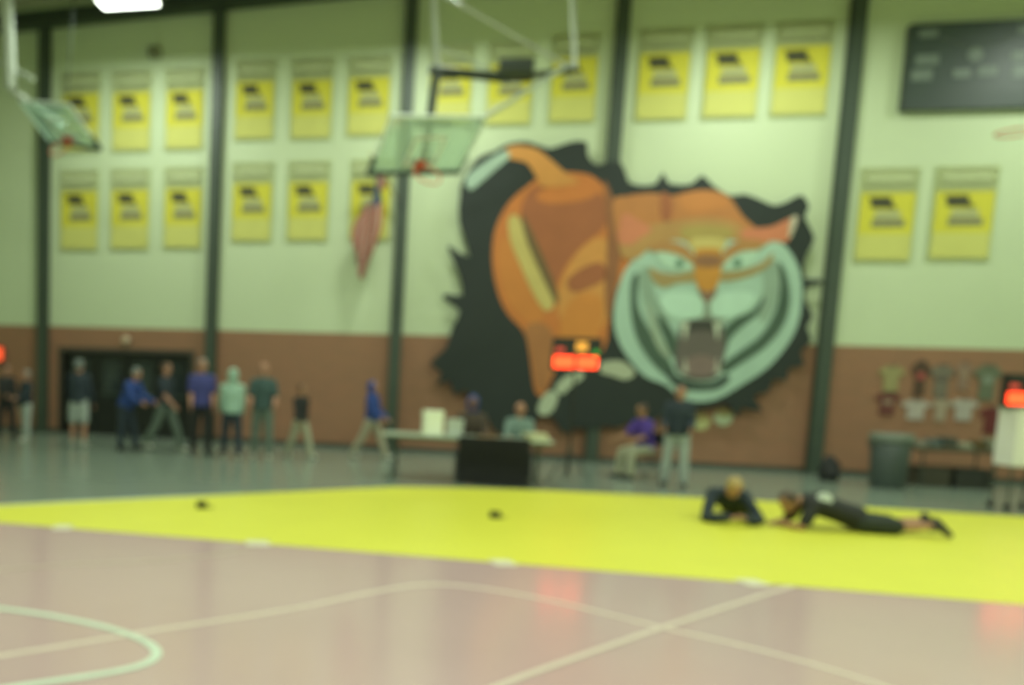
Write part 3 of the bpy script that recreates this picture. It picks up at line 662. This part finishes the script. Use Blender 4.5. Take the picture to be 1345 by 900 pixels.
person(8, 575, 1.66, 60, 'person in black jacket and black trousers standing under the red sign', dict(skin=SKIN, hair=HBK, top=DKC, topname='jacket', pants=DKC, shoes=SHB, sleeve='long'), lleg=(8, 4), rleg=(-8, 4), rarm=(20, 8, 50))
person(34, 579, 1.56, -30, 'person in dark top and light grey trousers standing beside the doorway column', dict(skin=SKIN, hair=HGR, top=NAVY, pants=LGREY, shoes=SHW), lleg=(6, 4), rleg=(-6, 4), larm=(20, 8, 60))
person(103, 587, 1.82, 180, 'person in navy top and light grey shorts with bare legs at the doorway', dict(skin=SKIN, hair=HGR, top=NAVY, pants=LGREY, legs='short', shoes=SHW, hairstyle='cap'), lleg=(2, 2), rleg=(-2, 2), larm=(8, 10, 20), rarm=(8, 10, 20))
person(164, 592, 1.74, 75, 'person in royal blue jacket leaning forward before the doorway', dict(skin=SKIN, hair=HGR, top=RBLUE, topname='jacket', pants=NAVY, shoes=SHB), lean=24, lleg=(14, 6), rleg=(2, 6), larm=(28, 8, 45), rarm=(30, 8, 40), nod=5)
person(216, 592, 1.88, 80, 'tall person in navy shirt and green grey trousers striding past the doorway', dict(skin=SKIN, hair=HBR, top=NAVY, pants=GGREEN, shoes=SHW, sleeve='short'), lleg=(24, 6), rleg=(-20, 14), larm=(-20, 8, 20), rarm=(22, 8, 25))
person(263, 598, 1.92, 20, 'person in purple blue shirt and black trousers beside the second column', dict(skin=SKIN, hair=HGR, top=PURP, pants=DKC, shoes=SHB, sleeve='short'), lleg=(8, 4), rleg=(-6, 4), larm=(10, 4, 30), rarm=(10, 4, 30))
person(303, 602, 1.74, 200, 'person in pale mint hooded top and dark trousers', dict(skin=SKIN, hair=MINT, top=MINT, topname='hooded_top', pants=NAVY, shoes=SHW, hairstyle='hood'), lleg=(10, 5), rleg=(-8, 6), larm=(10, 3, 30), rarm=(5, 3, 14))
person(343, 602, 1.88, 10, 'bald person in dark teal shirt and green grey trousers', dict(skin=SKIN, hair=HBR, top=TEAL, pants=GGREEN, shoes=SHW, hairstyle='bald', sleeve='short'), lleg=(3, 2), rleg=(-3, 2), larm=(12, 12, 50), rarm=(12, 12, 50))
person(393, 601, 1.50, 55, 'short person in black top and cream trousers walking by the brick wall', dict(skin=SKIN2, hair=HBR, top=DKC, pants=CREAMC, shoes=SHW), lleg=(20, 6), rleg=(-16, 10), larm=(-12, 8, 15), rarm=(15, 8, 20))
person(486, 603, 1.64, 70, 'person in royal blue hooded top and khaki trousers walking by the flag column', dict(skin=SKIN, hair=RBLUE, top=RBLUE, topname='hooded_top', pants=KHAKI, shoes=SHW, hairstyle='hood'), lleg=(24, 5), rleg=(-22, 10), larm=(12, 8, 40), rarm=(20, 8, 40))
person(884, 640, 1.72, -15, 'person in navy top and light grey trousers standing under the tiger chin', dict(skin=SKIN, hair=HBK, top=NAVY, pants=LGREY, shoes=SHB, sleeve='long'), lleg=(3, 2), rleg=(-3, 2), larm=(12, 8, 60), rarm=(12, 8, 60), splay=5)

# ------------------------------------------------------------------ scorers' table, its chairs and what is on it
def table(name, label, x0, x1, y0, y1, h, rz, topm, legm):
    cx, cy = (x0+x1)/2, (y0+y1)/2; t = thing(name, label, 'table', (cx, cy, 0), rz); hx, hy = (x1-x0)/2, (y1-y0)/2
    obj('tabletop', bx((-hx, -hy, h-.035), (hx, hy, h), .008), topm, t)
    ap = bmesh.new(); box(ap, (-hx+.06, -hy+.05, h-.08), (hx-.06, -hy+.08, h-.035)); box(ap, (-hx+.06, hy-.08, h-.08), (hx-.06, hy-.05, h-.035))
    obj('rail', ap, legm, t)
    for sx in (-1, 1):
        for sy in (-1, 1): obj('leg', tube((sx*(hx-.22), sy*(hy-.09), 0), (sx*(hx-.22), sy*(hy-.09), h-.035), .017), legm, t)
        obj('stretcher', tube((sx*(hx-.22), -hy+.09, .22), (sx*(hx-.22), hy-.09, .22), .012), legm, t)
    return t
TT = mat('pale_green_tabletop', (.36, .42, .32), .45, .05)
TX0, TX1, TY0, TY1, TH = -1.06, 1.66, 13.12, 13.86, .75
table('scorers_table', 'long pale folding table behind the yellow mat', TX0, TX1, TY0, TY1, TH, -.03, TT, DKMETAL)
DRP = cloth('black_drape', (.02, .022, .018))
bm = bmesh.new(); n = 30; A = []
dx0, dx1 = .18, 1.28
for i in range(n+1):
    x = dx0+(dx1-dx0)*i/n; wv = .018*math.sin(i*1.7)
    A.append([bm.verts.new((x, 13.45, TH+.006)), bm.verts.new((x, 13.10-.0045*0-(x-.3)*.03, TH+.006)), bm.verts.new((x, 13.085-(x-.3)*.03, TH-.02)), bm.verts.new((x, 13.07-(x-.3)*.03+wv*.6, .4)), bm.verts.new((x, 13.06-(x-.3)*.03+wv, .03))])
for P, Q in zip(A, A[1:]):
    for k in range(4): bm.faces.new((P[k], Q[k], Q[k+1], P[k+1]))
bmesh.ops.solidify(bm, geom=bm.faces[:], thickness=.004)
tag(obj('table_drape', bm, DRP, None, True), 'black cloth hanging over the front of the scorers table', 'cloth')
def carton(x, y, z, sx, sy, sz, rz, m, label, lid=True):
    t = thing('carton', label, 'box', (x, y, z), rz)
    obj('body', bx((-sx/2, -sy/2, 0), (sx/2, sy/2, sz*.86), .006), m, t)
    obj('lid', bx((-sx/2-.008, -sy/2-.008, sz*.80), (sx/2+.008, sy/2+.008, sz), .006), m, t)
WB = mat('bright_white_card', (.80, .86, .70), .6, .03)
p = W(568, 560, 13.4); carton(p.x, 13.42, TH, .30, .26, .40, .2, WB, 'tall white box standing on the scorers table')
p = W(598, 560, 13.4); carton(p.x, 13.45, TH, .24, .22, .27, -.15, mat('pale_grey_card', (.46, .52, .46), .6), 'pale grey box beside the tall white box on the table')
p = W(706, 572, 13.3)
for k in range(3):
    o = obj('paper_stack', bx((-.17+.01*k, -.12, 0), (.17, .12+.01*k, .035), .004), mat('cream_paper', (.55, .56, .34), .6)); o.location = (p.x-.02*k, 13.38, TH+.0355*k); o.rotation_euler.z = .2*k
    tag(o, ['lowest of three flat cream paper stacks on the table', 'middle one of three flat cream paper stacks on the table', 'topmost of three flat cream paper stacks on the table'][k], 'paper', 'paper stacks on the scorers table')
o = obj('clipboard', bx((-.16, -.11, 0), (.16, .11, .012), .003), mat('tan_board', (.28, .2, .1), .6)); o.location = (.62, 13.32, TH+.012); o.rotation_euler.z = .1
tag(o, 'tan clipboard lying on the black cloth of the table', 'clipboard')
def chair(x, y, rz, label, m=DKMETAL, sm=BLACK):
    t = thing('folding_chair', label, 'chair', (x, y, 0), rz)
    obj('seat', bx((-.225, -.2, .43), (.225, .2, .455), .008), sm, t)
    obj('backrest', bx((-.225, .19, .62), (.225, .215, .84), .01), sm, t)
    for s in (-1, 1):
        obj('leg', tube((s*.24, -.22, 0), (s*.24, .2, .84), .012), m, t)
        obj('leg', tube((s*.212, .22, 0), (s*.212, -.12, .44), .012), m, t)
    obj('stretcher', tube((-.212, .18, .06), (.212, .18, .06), .009), m, t)
sit = dict(lleg=(84, 82), rleg=(84, 82), sit=.578)
for x, y, c, lb, hd, hh in ((W(622, 515, 14.25).x, 14.25, dict(skin=SKIN3, hair=RBLUE, top=cloth('brown_top', (.06, .045, .03)), pants=DKC, shoes=SHB, hairstyle='hood'), 'person in brown top with a royal blue hood seated behind the scorers table', 0, 1.80),
                    (W(684, 525, 14.25).x, 14.25, dict(skin=SKIN, hair=HBR, top=TEALG, pants=DKC, shoes=SHB, hairstyle='bald'), 'person in grey teal top seated behind the scorers table', 10, 1.70)):
    chair(x, y+.06, 0, 'black folding chair behind the scorers table under the '+('blue hooded' if hd == 0 else 'grey teal topped')+' person')
    person_at(x, y, hh, 0, lb, c, larm=(28, 8, 62), rarm=(28, 8, 62), lean=6, nod=6, **sit)
pp = W(850, 560, 15.6)
chair(pp.x, 15.6, math.radians(-60), 'black folding chair under the violet shirted person by the mural')
person_at(pp.x, 15.6, 1.75, -60, 'person in violet shirt and cream trousers seated by the mural', dict(skin=SKIN2, hair=HBR, top=VIOL, pants=CREAMC, shoes=SHB, sleeve='short'), larm=(35, 8, 40), rarm=(35, 8, 40), lean=12, nod=4, **sit)

# ------------------------------------------------------------------ lit score displays on stands
def display(x, y, zc, rz, label, wd=.78, ht=.56, cart=False):
    t = thing('score_display', label, 'score display', (x, y, 0), rz)
    cab = obj('cabinet', bx((-wd/2, -.06, zc-ht/2), (wd/2, .06, zc+ht/2), .01), BLACK, t)
    RG = mat('red_led', (.4, .03, .01), .4, 0, emit=(1, .05, .012), estr=4.5); AG = mat('amber_led', (.3, .15, .02), .4, 0, emit=(1, .45, .06), estr=.9); GG = mat('green_led', (.03, .2, .03), .4, 0, emit=(.06, .6, .08), estr=.5)
    y0 = -.068
    for cx in (-.2, .17): obj('red_window', bx((cx*wd/.78-.16*wd/.78, y0, zc-ht*.40), (cx*wd/.78+.16*wd/.78, y0+.012, zc-ht*.06)), RG, cab)
    obj('amber_window', bx((-.02, y0, zc+ht*.10), (.16, y0+.012, zc+ht*.38)), AG, cab)
    obj('green_window', bx((wd*.34, y0, zc-.0), (wd*.44, y0+.012, zc+ht*.14)), GG, cab)
    obj('red_window', bx((-wd*.44, y0, zc+ht*.06), (-wd*.26, y0+.012, zc+ht*.2)), mat('dim_red_led', (.3, .04, .03), .4, 0, emit=(.8, .08, .05), estr=.6), cab)
    if cart:
        obj('cart_box', bx((-wd*.34, -.2, .68), (wd*.34, .2, zc-ht/2-.02), .012), WHITE, t)
        for sx in (-1, 1):
            for sy in (-1, 1): obj('leg', tube((sx*wd*.31, sy*.16, .12), (sx*wd*.31, sy*.16, .69), .014), DKMETAL, t)
        obj('cart_top', bx((-wd*.36, -.22, zc-ht/2-.03), (wd*.36, .22, zc-ht/2), .006), PALEMETAL, t)
        for sx in (-1, 1):
            for sy in (-1, 1):
                o = obj('wheel', lathe([(0, -.02), (.055, -.02), (.06, 0), (.055, .02), (0, .02)], 14), BLACK, t); o.location = (sx*wd*.31, sy*.16, .06); o.rotation_euler.y = math.pi/2
                obj('caster_fork', tube((sx*wd*.31, sy*.16, .06), (sx*wd*.31, sy*.16, .13), .012), DKMETAL, t)
    else:
        obj('pole', tube((0, .02, .1), (0, .02, zc-ht/2+.02), .022), BLACK, t)
        for k in range(3):
            a = math.radians(90+120*k); obj('leg', tube((0, .02, .55), (.42*math.cos(a), .02+.42*math.sin(a), .012), .012), BLACK, t)
        obj('collar', tube((0, .02, .5), (0, .02, .62), .034), DKMETAL, t)
p = W(757, 466, 14.3); display(p.x, 14.3, p.z, 0, 'red lit score display on a black tripod behind the scorers table')
p = W(1352, 514, 14.0); display(p.x, 14.0, p.z, .1, 'red lit score display on a white cart near the shirt table', .72, .5, True)

# ------------------------------------------------------------------ shirt display and merchandise table
SHIRT = [(-.16, .42), (-.07, .46), (0, .43), (.07, .46), (.16, .42), (.36, .28), (.28, .14), (.19, .20), (.19, -.32), (-.19, -.32), (-.19, .20), (-.28, .14), (-.36, .28)]
def tshirt(px, py, wpx, hpx, col, label, pcol=None):
    wpx *= .78; hpx *= .9
    p = W(px, py); t = thing('display_shirt', label, 'shirt', (p.x, WY, p.z), 0, 'shirts hung on the brick wall')
    sx = wpx/57/.72; sz = hpx/57/.78
    m = cloth('shirt_%02d%02d%02d' % tuple(int(k*99) for k in col), col)
    obj('cloth', extrude_poly([(a*sx, -.028, b*sz-.07*sz) for a, b in SHIRT], (0, .027, 0)), m, t)
    cl = bmesh.new(); loft(cl, [((-.085+.17*k/6)*sx, -.03, (.39-.05*math.sin(math.pi*k/6))*sz) for k in range(7)], [.012]*7, seg=6)
    obj('collar', cl, cloth('collar', (.09, .07, .06)), t)
    if pcol: obj('chest_print', bx((-.13*sx, -.033, -.02*sz), (.13*sx, -.027, .12*sz)), cloth('print_%02d' % int(pcol[0]*99), pcol), t)
tshirt(1170, 497, 36, 34, (.30, .27, .12), 'pale olive shirt hung highest beside the bin')
tshirt(1165, 530, 36, 30, (.14, .045, .035), 'maroon shirt hung under the pale olive shirt', (.3, .22, .15))
tshirt(1208, 497, 26, 46, (.085, .05, .03), 'dark brown shirt with red print beside the pale olive shirt', (.38, .08, .07))
tshirt(1236, 500, 32, 42, (.17, .15, .11), 'grey brown shirt between the two rows of prints', (.12, .10, .08))
tshirt(1265, 494, 24, 36, (.26, .17, .12), 'dusty rose shirt hung above a white shirt', (.3, .12, .09))
tshirt(1296, 502, 36, 46, (.13, .15, .095), 'green grey shirt hung above the dark red shirt', (.22, .26, .2))
tshirt(1202, 538, 40, 26, (.42, .38, .33), 'white shirt hung low beside the maroon shirt')
tshirt(1235, 538, 26, 30, (.34, .28, .2), 'beige shirt hung low between two white shirts')
tshirt(1265, 538, 38, 28, (.40, .37, .32), 'white shirt hung low beside the dark red shirt')
tshirt(1302, 552, 34, 34, (.13, .025, .022), 'dark red shirt hung lowest beside the white shirt')
a, b = W(1188, 588, 17.2), W(1316, 590, 17.2)
table('merchandise_table', 'brown folding table under the hanging shirts', a.x, b.x, 16.9, 17.6, .75, 0, mat('brown_tabletop', (.16, .13, .08), .5), DKMETAL)
items = [((.26, .27, .22), .24), ((.12, .17, .16), .2), ((.09, .10, .08), .22), ((.36, .38, .28), .24), ((.12, .09, .03), .18), ((.30, .31, .22), .22)]
names = ['grey', 'slate blue', 'black', 'pale cream', 'dark mustard', 'light khaki']
for k, (col, wd) in enumerate(items):
    x = a.x + .22 + k*(b.x-a.x-.4)/5
    t = thing('folded_shirt_pile', names[k]+' pile of folded shirts on the brown table', 'clothes pile', (x, 17.2, .75), random.uniform(-.1, .1), 'folded shirts on the brown table')
    for j in range(2+k % 3):
        o = obj('folded_shirt', bx((-wd/2, -.15, 0), (wd/2, .15, .045), .015), cloth('fold%d' % k, col), t); o.location = (random.uniform(-.01, .01), 0, .046*j)
for k, (x, lb) in enumerate((((a.x+b.x)/2-.32, 'dark storage crate under the brown table, nearer the bin'), ((a.x+b.x)/2+.32, 'black storage crate under the brown table, away from the bin'))):
    t = thing('storage_crate', lb, 'crate', (x, 17.3, 0)); m = mat('crate%d' % k, (.03, .032, .024) if k else (.06, .055, .035), .6)
    obj('bottom', bx((-.27, -.2, 0), (.27, .2, .02)), m, t)
    for lo, hi in (((-.28, -.21, .0), (.28, -.19, .34)), ((-.28, .19, .0), (.28, .21, .34)), ((-.28, -.19, .0), (-.26, .19, .34)), ((.26, -.19, .0), (.28, .19, .34))): obj('side', bx(lo, hi), m, t)
    obj('lid', bx((-.29, -.22, .34), (.29, .22, .37), .006), m, t)
# waste bin
p = G(1164, 641); t = thing('waste_bin', 'tall dark grey waste bin beside the brown table', 'bin', (p.x, p.y, 0))
BIN = mat('bin_grey_green', (.055, .075, .065), .5, .1)
obj('barrel', lathe([(0, 0), (.25, 0), (.26, .02), (.315, .96), (.30, .97), (.245, .05), (0, .05)], 28), BIN, t, True)
obj('rim', torus((0, 0, .97), .315, .022), mat('bin_rim', (.15, .18, .14), .5), t, True)
obj('liner', lathe([(.30, .80), (.31, .985), (.335, .975), (.338, .86), (.33, .855), (.30, .80)], 28), mat('bin_liner', (.17, .2, .16), .4), t, True)
for s in (-1, 1): obj('handle', torus((s*.31, 0, .8), .06, .014, 'Y', 14, 6), BIN, t)
# black bag by the column
p = G(1088, 632); t = thing('backpack', 'black backpack on the floor at the foot of a column', 'bag', (p.x, p.y, 0), .1)
bm = bmesh.new(); loft(bm, [(0, 0, .03), (0, 0, .18), (0, 0, .34), (0, .03, .42)], [(.17, .12), (.19, .15), (.17, .13), (.10, .08)], side=(1, 0, 0), seg=16)
for v in bm.verts: v.co.z = max(v.co.z, .0)
obj('body', bm, cloth('bag_black', (.018, .02, .018)), t, True)
obj('front_pocket', loft(bmesh.new(), [(0, -.12, .08), (0, -.135, .16), (0, -.12, .24)], [(.11, .05), (.13, .06), (.11, .045)], side=(1, 0, 0), seg=12), cloth('bag_pocket', (.03, .032, .03)), t, True)
obj('strap', loft(bmesh.new(), [(-.05+.1*k/8, 0, .44+.05*math.sin(math.pi*k/8)) for k in range(9)], [.01]*9, seg=6), BLACK, t)

# ------------------------------------------------------------------ wrestlers on the mat
ZM = .035
# one lying prone along the mat, head up on the elbows, shoes to the side
o = G(1008, 690, ZM); t = thing('person', 'person in black shirt lying stretched out on the yellow mat', 'person', (o.x, o.y, ZM-.002), -.02)
J = dict(pelvis=(.92, .02, .17), chest=(.52, 0, .30), neck=(.33, -.02, .34), head=(.18, -.05, .30), face=(-.7, -.5, -.5), hup=(-.1, 0, 1),
         shL=(.42, -.17, .30), shR=(.42, .17, .31), elL=(.28, -.25, .038), elR=(.26, .20, .045), wrL=(.12, -.06, .045), wrR=(.12, .06, .045), palmL=(0, .1, -1), palmR=(0, .1, -1),
         hipL=(.97, -.085, .12), hipR=(.97, .095, .13), knL=(1.36, -.07, .10), knR=(1.36, .10, .11), anL=(1.70, -.10, .14), anR=(1.66, .07, .17), toeL=(1.84, -.12, .03), toeR=(1.80, .08, .05), soleL=(.75, 0, .66), soleR=(.75, 0, .66))
human(t, J, dict(skin=SKIN2, hair=HBR, top=DKC, pants=cloth('black_shorts', (.022, .03, .022)), legs='short', shoes=SHB, sleeve='short', hairstyle='short'), 1.0, .014)
e = obj('shirt_emblem', lathe([(0, 0), (.085, 0), (.08, .03), (0, .04)], 14), cloth('pale_print', (.5, .56, .48)), t); e.location = (.53, -.128, .37); e.rotation_euler = (math.radians(70), 0, 0)
# one propped on the elbows facing the front, head bowed
o = G(965, 690, ZM); t = thing('person', 'blond person in black shirt propped on both elbows on the yellow mat', 'person', (o.x, o.y, ZM-.006), 0)
J = dict(pelvis=(.30, .92, .155), chest=(.09, .48, .27), neck=(0, .28, .37), head=(0, .13, .44), face=(0, -.75, -.66), hup=(0, -.6, .75),
         shL=(.19, .36, .33), shR=(-.17, .36, .33), elL=(.31, .10, .06), elR=(-.30, .10, .06), wrL=(.10, -.06, .10), wrR=(-.09, -.06, .10), palmL=(0, -.3, .9), palmR=(0, -.3, .9),
         hipL=(.40, .94, .12), hipR=(.23, 1.0, .12), knL=(.56, 1.32, .09), knR=(.38, 1.37, .09), anL=(.68, 1.68, .125), anR=(.50, 1.74, .125), toeL=(.72, 1.82, .075), toeR=(.53, 1.89, .075), soleL=(0, .7, .7), soleR=(0, .7, .7))
human(t, J, dict(skin=SKIN, hair=HBL, top=NAVY, pants=DKC, shoes=SHB, sleeve='long', hairstyle='short'), 1.0, .014)
# dark bands dropped on the mat
for px, py, lb in ((265, 667, 'small dark ankle band lying near the slanted mat edge'), (650, 680, 'small dark ankle band lying on the mat in front of the scorers table')):
    g = G(px, py, ZM); t = thing('ankle_band', lb, 'band', (g.x, g.y, ZM), .4)
    obj('band', lathe([(.055, 0), (.065, 0), (.067, .035), (.065, .07), (.055, .07), (.053, .035), (.055, 0)], 20), cloth('band', (.03, .03, .02)), t)
    obj('tail_strap', bx((.05, -.02, .002), (.14, .02, .012), .003), cloth('band', (.03, .03, .02)), t)
